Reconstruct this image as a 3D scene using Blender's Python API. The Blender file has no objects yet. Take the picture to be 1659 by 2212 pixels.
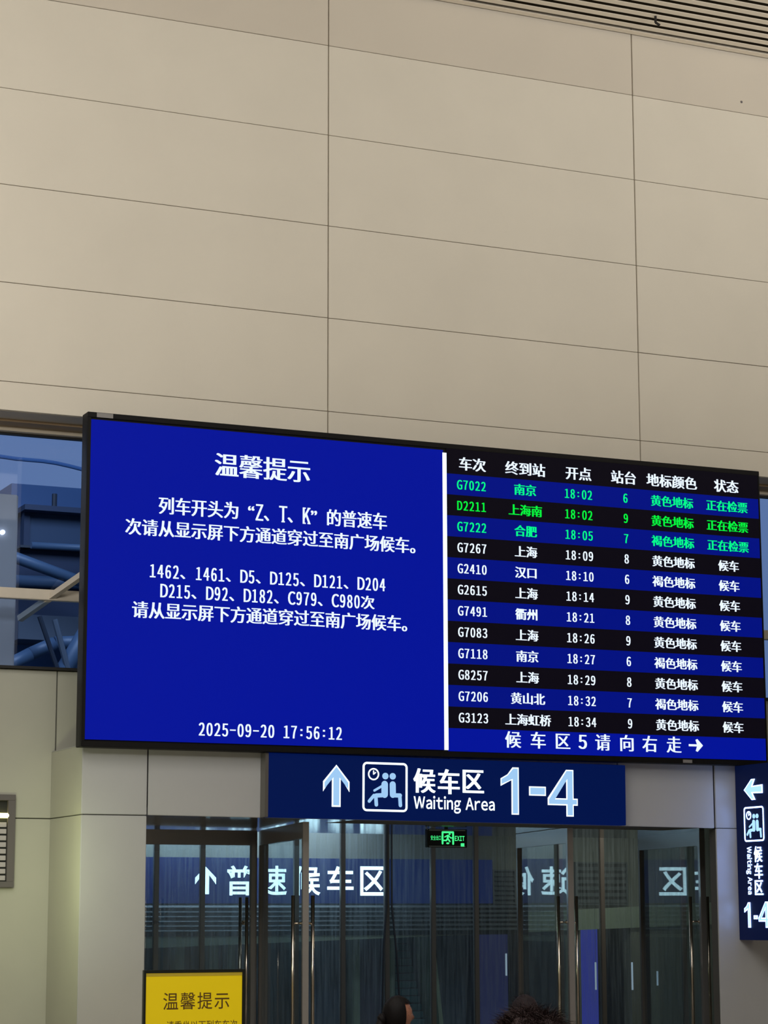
import bpy, bmesh, math, random
from mathutils import Vector, Matrix
random.seed(7)
S = bpy.context.scene
COL = S.collection
PI = math.pi

# ---------------------------------------------------------------- camera
def make_camera():
    pitch, yaw, roll = math.radians(9.964), math.radians(24.105), math.radians(-0.131)
    f = Vector((math.sin(yaw)*math.cos(pitch), math.cos(yaw)*math.cos(pitch), math.sin(pitch)))
    r = Vector((math.cos(yaw), -math.sin(yaw), 0)); u = r.cross(f)
    c, s = math.cos(roll), math.sin(roll)
    r2, u2 = c*r + s*u, -s*r + c*u
    cd = bpy.data.cameras.new('camera'); cd.sensor_fit = 'HORIZONTAL'; cd.sensor_width = 36
    cd.lens = 4950/1659*36; cd.clip_end = 300
    co = bpy.data.objects.new('camera', cd); COL.objects.link(co)
    m = Matrix((r2, u2, -f)).transposed().to_4x4(); m.translation = (0, -19, 1.85)
    co.matrix_world = m; S.camera = co
make_camera()

# ---------------------------------------------------------------- world, exposure, lights
def srgb(r, g, b):
    f = lambda v: (v/255)/12.92 if v/255 <= .04045 else ((v/255+.055)/1.055)**2.4
    return (f(r), f(g), f(b), 1)
W = bpy.data.worlds.new('dusk'); S.world = W; W.use_nodes = True
W.node_tree.nodes['Background'].inputs[0].default_value = srgb(122, 144, 182)
W.node_tree.nodes['Background'].inputs[1].default_value = 0.9
S.view_settings.view_transform = 'Standard'; S.view_settings.look = 'None'
S.view_settings.exposure = 0; S.view_settings.gamma = 1; S.view_settings.use_curve_mapping = False

def area(name, loc, rot, size, power, col, size_y=None):
    l = bpy.data.lights.new(name, 'AREA'); l.energy = power; l.color = col[:3]; l.size = size
    if size_y: l.shape = 'RECTANGLE'; l.size_y = size_y
    o = bpy.data.objects.new(name, l); COL.objects.link(o); o.location = loc; o.rotation_euler = rot
    return o
WARM = (1, .955, .90); COOL = (.66, .82, 1)
# hall ceiling luminaires, and two unseen fills added for the upper wall
area('hall_light', (2, -8.5, 10.1), (math.radians(14), 0, 0), 7, 300, WARM, 4)
area('upper_wall_fill', (-2.5, -12, 6.6), (math.radians(125), 0, math.radians(-12)), 7, 680, WARM, 1.2).data.spread = math.radians(130)  # unseen light added to brighten the upper wall
area('upper_wall_fill', (16, -11, 6.8), (math.radians(128), 0, math.radians(14)), 8, 350, WARM, 1.2).data.spread = math.radians(95)  # second added fill, narrow so the lower right stays dim
area('hall_light', (5, -14, 10.1), (0, 0, 0), 7, 420, WARM, 5)
area('hall_light', (2, -20, 10.1), (0, 0, 0), 9, 960, WARM, 5)
area('hall_light', (15, -24, 10.1), (0, 0, 0), 9, 90, WARM, 5)
# inner passage behind the doors
area('passage_light', (9.4, 6.85, 3.22), (math.radians(10), 0, 0), 3.6, 60, COOL, .25)
area('passage_light', (10.5, 4.6, 3.2), (0, 0, 0), 4, 30, (.8, .92, 1), .5)
area('passage_light', (14.5, 5.6, 3.2), (0, 0, 0), 1.5, 26, (1, .93, .75), .4)
area('outdoor_light', (8, 9, 9.5), (math.radians(20), 0, 0), 5, 420, (.7, .82, 1), 3)

# ---------------------------------------------------------------- materials
def mat(name, col, rough=.5, metal=0, emit=None, estr=1, var=0, vscale=6, spec=None, bump=0, bscale=60):
    m = bpy.data.materials.new(name); m.use_nodes = True
    nt = m.node_tree; p = nt.nodes['Principled BSDF']
    p.inputs['Base Color'].default_value = col; p.inputs['Roughness'].default_value = rough
    p.inputs['Metallic'].default_value = metal
    if spec is not None: p.inputs['Specular IOR Level'].default_value = spec
    if emit:
        p.inputs['Emission Color'].default_value = emit; p.inputs['Emission Strength'].default_value = estr
    tc = nt.nodes.new('ShaderNodeTexCoord')
    if var:
        n = nt.nodes.new('ShaderNodeTexNoise'); n.inputs['Scale'].default_value = vscale; n.inputs['Detail'].default_value = 5
        nt.links.new(tc.outputs['Object'], n.inputs['Vector'])
        mp = nt.nodes.new('ShaderNodeMapRange'); mp.inputs[1].default_value = .3; mp.inputs[2].default_value = .7
        mp.inputs[3].default_value = 1-var; mp.inputs[4].default_value = 1+var*.4
        nt.links.new(n.outputs['Fac'], mp.inputs[0])
        mx = nt.nodes.new('ShaderNodeVectorMath'); mx.operation = 'SCALE'; mx.inputs[0].default_value = col[:3]
        nt.links.new(mp.outputs[0], mx.inputs['Scale']); nt.links.new(mx.outputs[0], p.inputs['Base Color'])
    if bump:
        n2 = nt.nodes.new('ShaderNodeTexNoise'); n2.inputs['Scale'].default_value = bscale
        nt.links.new(tc.outputs['Object'], n2.inputs['Vector'])
        b = nt.nodes.new('ShaderNodeBump'); b.inputs['Strength'].default_value = bump; b.inputs['Distance'].default_value = .01
        nt.links.new(n2.outputs['Fac'], b.inputs['Height']); nt.links.new(b.outputs[0], p.inputs['Normal'])
    return m

def glow(name, col, strength=1.0):
    return mat(name, (.002, .002, .003, 1), .6, 0, col, strength, spec=.06)

def glass(name, ior=1.5, rough=.02, dirt=0.0, tint=(.9, .95, .97, 1), streak=0.0, dirtcol=(.45, .55, .62, 1), graze=.85):
    """see-through pane: fresnel mirror over clear glass, with vertical streaks of grime"""
    m = bpy.data.materials.new(name); m.use_nodes = True; nt = m.node_tree; nt.nodes.clear()
    out = nt.nodes.new('ShaderNodeOutputMaterial'); ge = nt.nodes.new('ShaderNodeNewGeometry')
    def mth(op, a, b=None):
        n_ = nt.nodes.new('ShaderNodeMath'); n_.operation = op
        for i_, v_ in enumerate((a, b)):
            if v_ is None: continue
            if isinstance(v_, (int, float)): n_.inputs[i_].default_value = v_
            else: nt.links.new(v_, n_.inputs[i_])
        return n_.outputs[0]
    dt = nt.nodes.new('ShaderNodeVectorMath'); dt.operation = 'DOT_PRODUCT'
    nt.links.new(ge.outputs['Incoming'], dt.inputs[0]); nt.links.new(ge.outputs['Normal'], dt.inputs[1])
    F0 = ((ior-1)/(ior+1))**2
    fr = mth('ADD', mth('MULTIPLY', mth('POWER', mth('SUBTRACT', 1.0, mth('ABSOLUTE', dt.outputs['Value'])), 5.0), graze), F0)
    tr = nt.nodes.new('ShaderNodeBsdfTransparent'); tr.inputs[0].default_value = tint
    gl = nt.nodes.new('ShaderNodeBsdfGlossy'); gl.inputs['Roughness'].default_value = rough
    mx = nt.nodes.new('ShaderNodeMixShader')
    nt.links.new(fr, mx.inputs[0]); nt.links.new(tr.outputs[0], mx.inputs[1]); nt.links.new(gl.outputs[0], mx.inputs[2])
    last = mx
    if dirt:
        tc = nt.nodes.new('ShaderNodeTexCoord'); mp = nt.nodes.new('ShaderNodeMapping'); mp.inputs['Scale'].default_value = (22, 22, .9)
        n = nt.nodes.new('ShaderNodeTexNoise'); n.inputs['Scale'].default_value = 1.6; n.inputs['Detail'].default_value = 6; n.inputs['Roughness'].default_value = .65
        nt.links.new(tc.outputs['Object'], mp.inputs[0]); nt.links.new(mp.outputs[0], n.inputs['Vector'])
        r = nt.nodes.new('ShaderNodeMapRange'); r.inputs[1].default_value = .42; r.inputs[2].default_value = .72
        r.inputs[3].default_value = dirt*.35; r.inputs[4].default_value = dirt*1.6
        nt.links.new(n.outputs['Fac'], r.inputs[0])
        df = nt.nodes.new('ShaderNodeBsdfDiffuse'); df.inputs[0].default_value = dirtcol
        tl = nt.nodes.new('ShaderNodeBsdfTranslucent'); tl.inputs[0].default_value = dirtcol
        ad = nt.nodes.new('ShaderNodeMixShader'); ad.inputs[0].default_value = .6
        nt.links.new(df.outputs[0], ad.inputs[1]); nt.links.new(tl.outputs[0], ad.inputs[2])
        m2 = nt.nodes.new('ShaderNodeMixShader')
        nt.links.new(r.outputs[0], m2.inputs[0]); nt.links.new(mx.outputs[0], m2.inputs[1]); nt.links.new(ad.outputs[0], m2.inputs[2])
        last = m2
    nt.links.new(last.outputs[0], out.inputs[0])
    return m

M = {}
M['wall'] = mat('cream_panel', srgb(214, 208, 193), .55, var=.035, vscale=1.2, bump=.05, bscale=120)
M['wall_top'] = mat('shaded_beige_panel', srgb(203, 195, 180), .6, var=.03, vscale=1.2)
M['backing'] = mat('joint_backing', srgb(168, 156, 138), .9)
M['grey_panel'] = mat('grey_metal_panel', srgb(176, 178, 180), .30, var=.03, vscale=2, bump=.03, bscale=140)
M['side_panel'] = mat('olive_grey_panel', srgb(172, 173, 160), .4, var=.05, vscale=1.5)
M['joint_dark'] = mat('panel_gap', srgb(92, 92, 86), .9)
M['ceiling_slat'] = mat('ceiling_slat', srgb(228, 218, 200), .45)
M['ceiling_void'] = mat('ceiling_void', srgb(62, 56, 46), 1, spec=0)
M['trim_light'] = mat('window_trim_light', srgb(196, 186, 166), .5)
M['trim_brown'] = mat('window_trim_brown', srgb(150, 128, 98), .6, var=.1, vscale=5)
M['dark_line'] = mat('black_gasket', srgb(18, 18, 18), .6)
M['cabinet'] = mat('black_cabinet', srgb(14, 13, 13), .5, spec=.2)
M['scr_blue'] = glow('screen_blue', srgb(0, 18, 152), 1.0)
M['row_blue'] = glow('row_blue', srgb(0, 16, 128), 1.0)
M['row_black'] = glow('row_black', srgb(10, 7, 16), 1.0)
M['led_white'] = glow('led_white', srgb(226, 238, 255), 1.15)
M['led_bar'] = glow('led_bar', srgb(225, 240, 255), 1.5)
M['led_green'] = glow('led_green', srgb(0, 236, 60), 1.1)
M['led_teal'] = glow('led_teal_green', srgb(0, 240, 135), 1.1)
M['sign_blue'] = mat('sign_navy', srgb(2, 10, 44), .45, emit=srgb(0, 18, 72), estr=.9, spec=.1)
M['sign_white'] = glow('sign_white', srgb(236, 250, 255), 1.5)
M['sign_inner'] = glow('sign_pale_blue', srgb(160, 204, 245), 1.0)
M['far_white'] = glow('far_sign_white', srgb(205, 244, 255), 3.0)
M['far_navy'] = mat('far_navy', srgb(14, 30, 84), .3, emit=srgb(6, 22, 66), estr=.8)
M['vsign_navy'] = mat('vsign_navy', srgb(6, 10, 34), .45, emit=srgb(6, 16, 50), estr=.8, spec=.1)
M['vs_white'] = glow('vsign_white', srgb(140, 175, 255), 9.0)
M['vs_inner'] = glow('vsign_pale_blue', srgb(150, 195, 245), 1.6)
M['exit_green'] = glow('exit_green', srgb(70, 255, 140), 1.2)
M['exit_body'] = mat('exit_black', srgb(8, 20, 16), .3)
M['exit_edge'] = mat('exit_edge', srgb(150, 165, 160), .4)
M['metal'] = mat('brushed_metal', srgb(164, 162, 162), .25, .7)
M['metal_dark'] = mat('dark_bronze_metal', srgb(104, 101, 98), .35, .4)
M['steel'] = mat('bright_steel', srgb(205, 195, 180), .2, 1)
M['soffit'] = mat('glossy_soffit', srgb(140, 142, 142), .10, .85)
M['yellow'] = mat('yellow_print', srgb(226, 200, 0), .45, emit=srgb(190, 162, 0), estr=.35)  # printed sheet given a faint glow of its own; it is no lamp
M['yellow_edge'] = mat('yellow_edge', srgb(205, 180, 50), .5)
M['brown_ink'] = mat('brown_ink', srgb(92, 62, 4), .6)
M['black_frame'] = mat('black_frame', srgb(14, 20, 12), .4)
M['glass_leaf'] = glass('door_glass', 1.7, .012, .05)
M['glass_clear'] = glass('clear_door_glass', 1.4, .012, .05, graze=.3)
M['glass_back'] = glass('streaked_glass', 1.45, .03, .165)
M['glass_win'] = glass('window_glass', 1.7, .02, 0, tint=(.8, .88, 1, 1))
M['floor'] = mat('floor_stone', srgb(150, 142, 130), .25, var=.05)
M['far_wall'] = mat('far_wall_grey', srgb(128, 130, 118), .7, var=.08, vscale=3)
M['far_beam'] = mat('far_beam', srgb(160, 172, 150), .7, var=.08, vscale=3)
M['louvre'] = mat('louvre_grey', srgb(92, 98, 100), .5)
M['louvre_dark'] = mat('louvre_dark', srgb(24, 26, 28), .8)
M['dark_room'] = mat('dark_recess', srgb(64, 76, 84), .7, var=.1)
M['curtain_purple'] = mat('purple_grey_curtain', srgb(104, 96, 122), .5, var=.2, vscale=4)
M['curtain_slate'] = mat('slate_curtain', srgb(84, 98, 122), .5, var=.2, vscale=4)
M['curtain_green'] = mat('pale_green_column', srgb(150, 168, 150), .5, var=.1)
M['teal'] = mat('teal_step', srgb(70, 112, 118), .5)
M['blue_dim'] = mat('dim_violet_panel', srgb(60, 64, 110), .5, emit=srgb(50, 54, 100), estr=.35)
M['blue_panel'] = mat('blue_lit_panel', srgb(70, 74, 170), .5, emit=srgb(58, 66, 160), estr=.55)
M['white_steel'] = mat('white_steel', srgb(205, 197, 182), .5, var=.05, vscale=8)
M['bld_blue'] = mat('building_blue', srgb(56, 90, 134), .6)
M['bld_mid'] = mat('building_mid', srgb(36, 60, 88), .6)
M['bld_dark'] = mat('building_dark', srgb(24, 42, 70), .6)
M['bld_grey'] = mat('building_grey', srgb(74, 84, 96), .7)
M['slab_pale'] = mat('pale_slab', srgb(200, 196, 192), .7)
M['tube_blue'] = mat('truss_blue', srgb(66, 88, 112), .45)
M['strut_dark'] = mat('strut_dark', srgb(28, 36, 48), .5)
M['hair_black'] = mat('black_hair', srgb(12, 9, 10), .6, spec=.15)
M['hair_brown'] = mat('dark_brown_hair', srgb(46, 34, 34), .7, spec=.15)
M['hair_grey'] = mat('faded_dark_hair', srgb(34, 28, 31), .7, spec=.15)
M['skin'] = mat('skin', srgb(150, 104, 84), .5)
M['cloth_dark'] = mat('dark_cloth', srgb(40, 40, 48), .8)
M['cloth_navy'] = mat('navy_cloth', srgb(34, 40, 62), .8)
M['eye'] = mat('eye_white', srgb(220, 216, 210), .3)
M['lip'] = mat('lip', srgb(130, 72, 68), .5)
M['lamp_yellow'] = glow('lamp_yellow', srgb(255, 245, 150), 6)
M['glint_white'] = glow('glint_white', srgb(235, 240, 255), 3)  # glow of the disc that stands for a lamp reflection
M['streak_glow'] = glow('streak_glow', srgb(170, 190, 205), .7)  # glow painted into the reflection streaks
M['sticker'] = mat('pale_sticker', srgb(130, 128, 126), .5)
M['grille_pale'] = mat('grille_pale', srgb(168, 164, 166), .4)
M['grille_frame'] = mat('grille_frame', srgb(92, 88, 88), .45)
M['hook'] = mat('dark_hook', srgb(20, 14, 12), .7)

# ---------------------------------------------------------------- helpers
def link(name, me, m=None, parent=None, **props):
    o = bpy.data.objects.new(name, me); COL.objects.link(o)
    if m is not None and me is not None and not me.materials: me.materials.append(m)
    if parent is not None: o.parent = parent
    for k, v in props.items(): o[k] = v
    return o
def thing(name, loc, label, cat, rz=0, ry=0, group=None):
    o = bpy.data.objects.new(name, None); COL.objects.link(o)
    o.location = loc; o.rotation_euler = (0, ry, rz); o['label'] = label; o['category'] = cat
    if group: o['group'] = group
    return o
def tag(o, label, cat, group=None):
    o['label'] = label; o['category'] = cat
    if group: o['group'] = group
    return o
class MB:
    def __init__(s): s.v = []; s.f = []; s.sm = False
    def box(s, x0, x1, y0, y1, z0, z1):
        b = len(s.v)
        s.v += [(x0,y0,z0),(x1,y0,z0),(x1,y1,z0),(x0,y1,z0),(x0,y0,z1),(x1,y0,z1),(x1,y1,z1),(x0,y1,z1)]
        s.f += [tuple(b+i for i in q) for q in ((0,3,2,1),(4,5,6,7),(0,1,5,4),(1,2,6,5),(2,3,7,6),(3,0,4,7))]
        return s
    def prism(s, pts, y0, y1):
        """polygon in x/z, counter-clockwise seen from -y, extruded from y0 (front) to y1"""
        b = len(s.v); n = len(pts)
        s.v += [(x, y0, z) for x, z in pts] + [(x, y1, z) for x, z in pts]
        s.f.append(tuple(b+i for i in range(n))); s.f.append(tuple(b+n+n-1-i for i in range(n)))
        for i in range(n):
            j = (i+1) % n; s.f.append((b+i, b+n+i, b+n+j, b+j))
        return s
    def tube(s, a, c, r, n=12, r2=None):
        a = Vector(a); c = Vector(c); d = (c-a).normalized(); r2 = r if r2 is None else r2
        u = d.orthogonal().normalized(); w = d.cross(u); b = len(s.v)
        for p, q in ((a, r), (c, r2)):
            for i in range(n):
                t = 2*PI*i/n; s.v.append(tuple(p+(u*math.cos(t)+w*math.sin(t))*q))
        for i in range(n):
            j = (i+1) % n; s.f.append((b+i, b+j, b+n+j, b+n+i))
        s.f.append(tuple(b+n-1-i for i in range(n))); s.f.append(tuple(b+n+i for i in range(n)))
        return s
    def path(s, pts, r, n=8):
        for i in range(len(pts)-1): s.tube(pts[i], pts[i+1], r, n)
        return s
    def cap(s, x0, z0, x1, z1, r, y=0, n=10, t=.003):
        """a rounded stroke in the x/z plane"""
        a = math.atan2(z1-z0, x1-x0); pts = []
        for i in range(n+1): th = a+PI/2+PI*i/n; pts.append((x0+r*math.cos(th), z0+r*math.sin(th)))
        for i in range(n+1): th = a-PI/2+PI*i/n; pts.append((x1+r*math.cos(th), z1+r*math.sin(th)))
        return s.prism(pts, y-t, y)
    def ring(s, cx, cz, r, w, y=0, n=28, t=.003):
        for i in range(n):
            a, b2 = 2*PI*i/n, 2*PI*(i+1)/n
            s.prism([(cx+r*math.cos(a), cz+r*math.sin(a)), (cx+r*math.cos(b2), cz+r*math.sin(b2)),
                     (cx+(r-w)*math.cos(b2), cz+(r-w)*math.sin(b2)), (cx+(r-w)*math.cos(a), cz+(r-w)*math.sin(a))][::-1][::-1], y-t, y)
        return s
    def roundframe(s, x0, x1, z0, z1, w, rad, y=0, t=.003):
        def rr(x0, x1, z0, z1, rad):
            P = []
            for cx, cz, a0 in ((x1-rad, z1-rad, 0), (x0+rad, z1-rad, 90), (x0+rad, z0+rad, 180), (x1-rad, z0+rad, 270)):
                for k in range(7): a = math.radians(a0+15*k); P.append((cx+rad*math.cos(a), cz+rad*math.sin(a)))
            return P
        A = rr(x0, x1, z0, z1, rad); B = rr(x0+w, x1-w, z0+w, z1-w, max(rad-w, .002)); n = len(A)
        for i in range(n):
            j = (i+1) % n; s.prism([A[i], A[j], B[j], B[i]], y-t, y)
        return s
    def mesh(s, name):
        me = bpy.data.meshes.new(name); me.from_pydata(s.v, [], s.f); me.update(); return me
    def obj(s, name, m, parent=None, bevel=0, smooth=False, **props):
        me = s.mesh(name)
        if bevel:
            bm = bmesh.new(); bm.from_mesh(me)
            bmesh.ops.bevel(bm, geom=bm.edges[:], offset=bevel, segments=2, affect='EDGES', clamp_overlap=True)
            bm.to_mesh(me); bm.free()
        if smooth:
            for p in me.polygons: p.use_smooth = len(p.vertices) == 4
        return link(name, me, m, parent, **props)
def bx(name, m, parent, x0, x1, y0, y1, z0, z1, bevel=0, **p): return MB().box(x0, x1, y0, y1, z0, z1).obj(name, m, parent, bevel, **p)
def struct(name): 
    o = bpy.data.objects.new(name, None); COL.objects.link(o); o['kind'] = 'structure'; return o

# ---------------------------------------------------------------- lettering (glyph outlines of Blender's own font)
_G = {}
FULL = {c: chr(ord(c)+0xFEE0) for c in '0123456789ABCDEFGHIJKLMNOPQRSTUVWXYZabcdefghijklmnopqrstuvwxyz'}
def glyph(ch, off=0.0):
    k = (ch, off)
    if k in _G: return _G[k]
    c = bpy.data.curves.new('glyph', 'FONT'); c.body = FULL.get(ch, ch); c.size = 1; c.offset = off; c.resolution_u = 4
    o = bpy.data.objects.new('glyph', c); COL.objects.link(o); bpy.context.view_layer.update()
    me = bpy.data.meshes.new_from_object(o.evaluated_get(bpy.context.evaluated_depsgraph_get()))
    v = [(p.co.x, p.co.y) for p in me.vertices]; f = [tuple(p.vertices) for p in me.polygons]
    bpy.data.objects.remove(o); bpy.data.curves.remove(c); bpy.data.meshes.remove(me)
    _G[k] = (v, f); return _G[k]
def half(ch): return ord(ch) < 128
class Text:
    def __init__(s): s.v = []; s.f = []
    def put(s, g, ox, oz, sx, sz, y, shifts=((0, 0),)):
        for i, (dx, dz) in enumerate(shifts):
            b = len(s.v); s.v += [(ox+dx+x*sx, y-.0003*i, oz+dz+z*sz) for x, z in g[0]]
            s.f += [tuple(b+k for k in f) for f in g[1]]
    def grid(s, txt, x0, x1, zc, h, y, bold=.02, off=0.0, vb=0.0, hs=.6, serif=False):
        """full-width signs take a cell, latin signs half a cell"""
        tot = sum(.5 if half(c) else 1 for c in txt); w = (x1-x0)/tot; x = x0
        for c in txt:
            cw = w*(.5 if half(c) else 1)
            if c != ' ':
                if c in '-:':
                    if c == '-': s.bar(x+cw*.12, x+cw*.88, zc-h*.05, zc+h*.05, y)
                    else:
                        for dz in (-.22, .18): s.bar(x+cw*.34, x+cw*.62, zc+h*(dz-.07), zc+h*(dz+.07), y)
                elif half(c):
                    g = glyph(c, off); xs = [p[0] for p in g[0]]; cx = (min(xs)+max(xs))/2
                    sx = w*(.74 if serif and c.isalpha() else hs); sz = h/.74*.98
                    s.put(g, x+cw/2-cx*sx, zc-h*.49, sx, sz, y, [(d*w, 0) for d in (-bold, 0, bold)])
                    if serif: s.serifs(c, x+cw/2, zc-h*.49, cw, h*.98, y)
                else:
                    g = glyph(c, off); sz = h/.92; x_ = x
                    if c == '“': x_ = x+w*.52
                    s.put(g, x_, zc-h/2+.08*sz, w, sz, y, [(-bold*w, 0), (bold*w, 0), (0, vb*h), (0, -vb*h)] if vb else [(d*w, 0) for d in (-bold, 0, bold)])
            x += cw
        return s
    def bar(s, x0, x1, z0, z1, y):
        b = len(s.v); s.v += [(x0, y, z0), (x1, y, z0), (x1, y, z1), (x0, y, z1)]; s.f.append((b, b+1, b+2, b+3))
    def serifs(s, c, cx, z0, cw, h, y):
        t = h*.075
        def b(a, e, top): s.bar(cx+a*cw, cx+e*cw, (z0+h-t) if top else z0, (z0+h) if top else z0+t, y-.0008)
        if c == '1': b(-.28, .32, False)
        if c == 'D': b(-.48, -.1, True); b(-.48, -.1, False)
        if c == 'T': b(-.22, .22, False)
        if c == 'K':
            for q in (True, False): b(-.48, -.12, q); b(.1, .48, q)
    def tight(s, txt, x0, x1, z0, z1, y, off=0.0, gap=.09, space=.32, shifts=((0, 0),)):
        """latin wording fitted from x0 to x1; z0 the base line, z1 the capital height"""
        items = []; x = 0
        for c in txt:
            if c == ' ': x += space; continue
            g = glyph(c, off); xs = [p[0] for p in g[0]]; items.append((g, x-min(xs))); x += max(xs)-min(xs)+gap
        k = (x1-x0)/(x-gap); kz = (z1-z0)/.735
        for g, gx in items: s.put(g, x0+gx*k, z0, k, kz, y, shifts)
        return s
    def fit(s, txt, x0, x1, z0, z1, y, off=0.0, shifts=((0, 0),)):
        """one string squeezed exactly into a rectangle"""
        items = []; x = 0
        for c in txt: g = glyph(c, off); items.append((g, x)); x += 1
        X = [px+gx for g, gx in items for px, _ in g[0]]; Z = [pz for g, _ in items for _, pz in g[0]]
        kx = (x1-x0)/(max(X)-min(X)); kz = (z1-z0)/(max(Z)-min(Z))
        for g, gx in items: s.put(g, x0+(gx-min(X))*kx, z0-min(Z)*kz, kx, kz, y, shifts)
        return s
    def obj(s, name, m, parent, **p):
        p.setdefault('kind', 'stuff')
        me = bpy.data.meshes.new(name); me.from_pydata(s.v, [], s.f); me.update(); return link(name, me, m, parent, **p)
def chars(fn, m, parent, base=None):
    """each call of fn(Text) made by the generator becomes a character of its own"""
    for t in fn:
        o = t.obj('character', m, parent); del o['kind']
        if base is not None: o.location = base

# ================================================================ HALL SHELL
XL, XR, YB, ZC = -12.0, 31.1, -32.0, 10.565
fl = struct('floor'); bx('floor_slab', M['floor'], fl, XL, XR, YB, 9.5, -.2, 0)
ws = struct('wall_left'); bx('wall_face', M['wall'], ws, XL-.2, XL, YB, .65, 0, ZC+.4)
ws = struct('wall_right'); bx('wall_face', M['wall'], ws, XR, XR+.2, YB, .65, 0, ZC+.4)
ws = struct('wall_behind'); bx('wall_face', M['wall'], ws, XL, XR, YB-.2, YB, 0, ZC+.4)

# linear slat ceiling
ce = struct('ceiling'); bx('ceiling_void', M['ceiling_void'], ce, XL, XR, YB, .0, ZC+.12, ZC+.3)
pitch = .152
sl = MB().prism([(XL, 0), (XR, 0), (XR, .006), (XL, .006)], -.041, .041).mesh('slat'); sl.materials.append(M['ceiling_slat'])
n = 0; y = -.09
while n < 60:
    o = link('slat', sl, None, ce); o.location = (0, y, ZC+.005); n += 1; y -= pitch
rest = MB()
while y > YB:
    rest.box(XL, XR, y-.041, y+.041, ZC+.005, ZC+.010); y -= pitch
rest.obj('slat_field', M['ceiling_slat'], ce, kind='stuff')
h = tag(MB().path([(11.20, -.55, ZC+.02), (11.20, -.55, ZC-.06), (11.235, -.57, ZC-.09)], .013).obj('ceiling_hook', M['hook']), 'small dark hook hanging from the slatted ceiling', 'hook')

# upper wall of cream panels
wb = struct('wall_back')
bx('wall_backing', M['backing'], wb, XL, XR, .026, .3, 6.16, ZC+.3)
V0, PW = 7.9395, 3.307
zs = [6.152, 6.407, 7.292, 8.177, 9.062, 9.947, ZC+.10]
for r in range(6):
    me = None
    for k in range(-6, 7):
        x0 = V0+k*PW
        if me is None:
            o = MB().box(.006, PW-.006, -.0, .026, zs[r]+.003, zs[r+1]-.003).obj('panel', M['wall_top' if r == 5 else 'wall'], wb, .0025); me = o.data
        else: o = link('panel', me, None, wb)
        o.location = (x0, random.uniform(-.0012, .0012), 0)
# little marks on the wall: bolt hole and screw head
tag(MB().tube((12.535, .001, 10.065), (12.535, -.004, 10.065), .013, 10).obj('wall_bolt', M['grille_frame']), 'tiny dark bolt on the topmost wall panel, near its right end', 'bolt')

# window head under the upper wall, in steps
tr = struct('trim_1')
bx('soffit_board', M['trim_light'], tr, XL, XR, .027, .34, 6.152, 6.165)
bx('soffit_board', M['trim_brown'], tr, XL, XR, .34, .56, 6.13, 6.165)
bx('soffit_board', M['trim_light'], tr, XL, XR, .56, .72, 6.095, 6.165)
bx('gasket', M['dark_line'], tr, XL, XR, .63, .70, 6.080, 6.096)
w1 = struct('window_1')
bx('pane', M['glass_win'], w1, XL, XR, .672, .684, 4.005, 6.085)
bx('transom', M['white_steel'], w1, XL, XR, .62, .71, 4.607, 4.700, .004)
bx('sill', M['dark_line'], w1, XL, XR, .60, .70, 3.985, 4.008)
for x in (-8.2, -1.6, 18.6, 25.2): bx('mullion', M['white_steel'], w1, x, x+.08, .62, .71, 4.005, 6.085, .004)

# lower rear wall (left of the portal, and above / right of it)
wr = struct('wall_rear')
bx('panel', M['side_panel'], wr, 16.61, XR, .65, .80, 0, 3.19)
bx('wall_backing', M['joint_dark'], wr, XL, 6.1, .668, .8, 0, 3.985)
bx('wall_backing', M['joint_dark'], wr, 6.1, XR, .669, .8, 3.2, 3.985)
xs = [5.62-1.42*i for i in range(13)]
for i in range(12):
    for z0, z1 in ((0, 2.683), (2.683, 3.985)):
        bx('panel', M['side_panel'], wr, xs[i+1]+.006, xs[i]-.006, .65, .668, z0+.005, z1-.005, .002)
bx('panel', M['side_panel'], wr, 5.626, 6.9, .65, .668, 3.2, 3.98, .002)
for i in range(16): bx('panel', M['side_panel'], wr, 6.91+1.42*i, 8.32+1.42*i, .65, .668, 3.2, 3.98, .002)

# entrance portal: left column, lintel, right column, all clad in grey panels
wp = struct('wall_portal')
bx('column_core', M['joint_dark'], wp, 5.60, 6.14, -.28, .66, 0, 3.25)
CX = 5.583
for z0, z1 in ((0, 2.683), (2.683, 3.267)):
    bx('panel', M['grey_panel'], wp, CX, 6.155, -.30, -.28, z0+.004, z1-.004, .004)
    bx('panel', M['side_panel'], wp, CX, CX+.02, -.282, .649, z0+.004, z1-.004, .003)
bx('panel', M['grey_panel'], wp, 6.135, 6.155, -.279, .9, .004, 2.68, .003)
def zb(x): return 2.686-(x-6.16)*.0068
lx = [6.163, 7.225, 9.0, 10.745, 11.79]
MB().prism([(6.17, zb(6.17)+.01), (11.78, zb(11.78)+.01), (11.78, 3.24), (6.17, 3.24)], -.28, .64).obj('lintel_core', M['joint_dark'], wp)
for a, b in zip(lx, lx[1:]):
    MB().prism([(a+.004, zb(a)), (b-.004, zb(b)), (b-.004, 3.262), (a+.004, 3.262)], -.30, -.28).obj('panel', M['grey_panel'], wp, .004)
bx('column_core', M['joint_dark'], wp, 11.84, 16.6, -.28, -.18, 0, 3.25)
rx = [11.80, 13.20, 14.9, 16.6]
for a, b in zip(rx, rx[1:]):
    for z0, z1 in ((0, 2.648), (2.648, 3.262)):
        bx('panel', M['grey_panel'], wp, a+.004, b-.004, -.30, -.28, z0+.003, z1-.003, .004)
bx('jamb', M['metal_dark'], wp, 11.815, 11.838, -.278, -.16, 0, 2.64, .002)
bx('column_top', M['grey_panel'], wp, CX, 16.6, -.30, .64, 3.263, 3.268)
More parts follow.
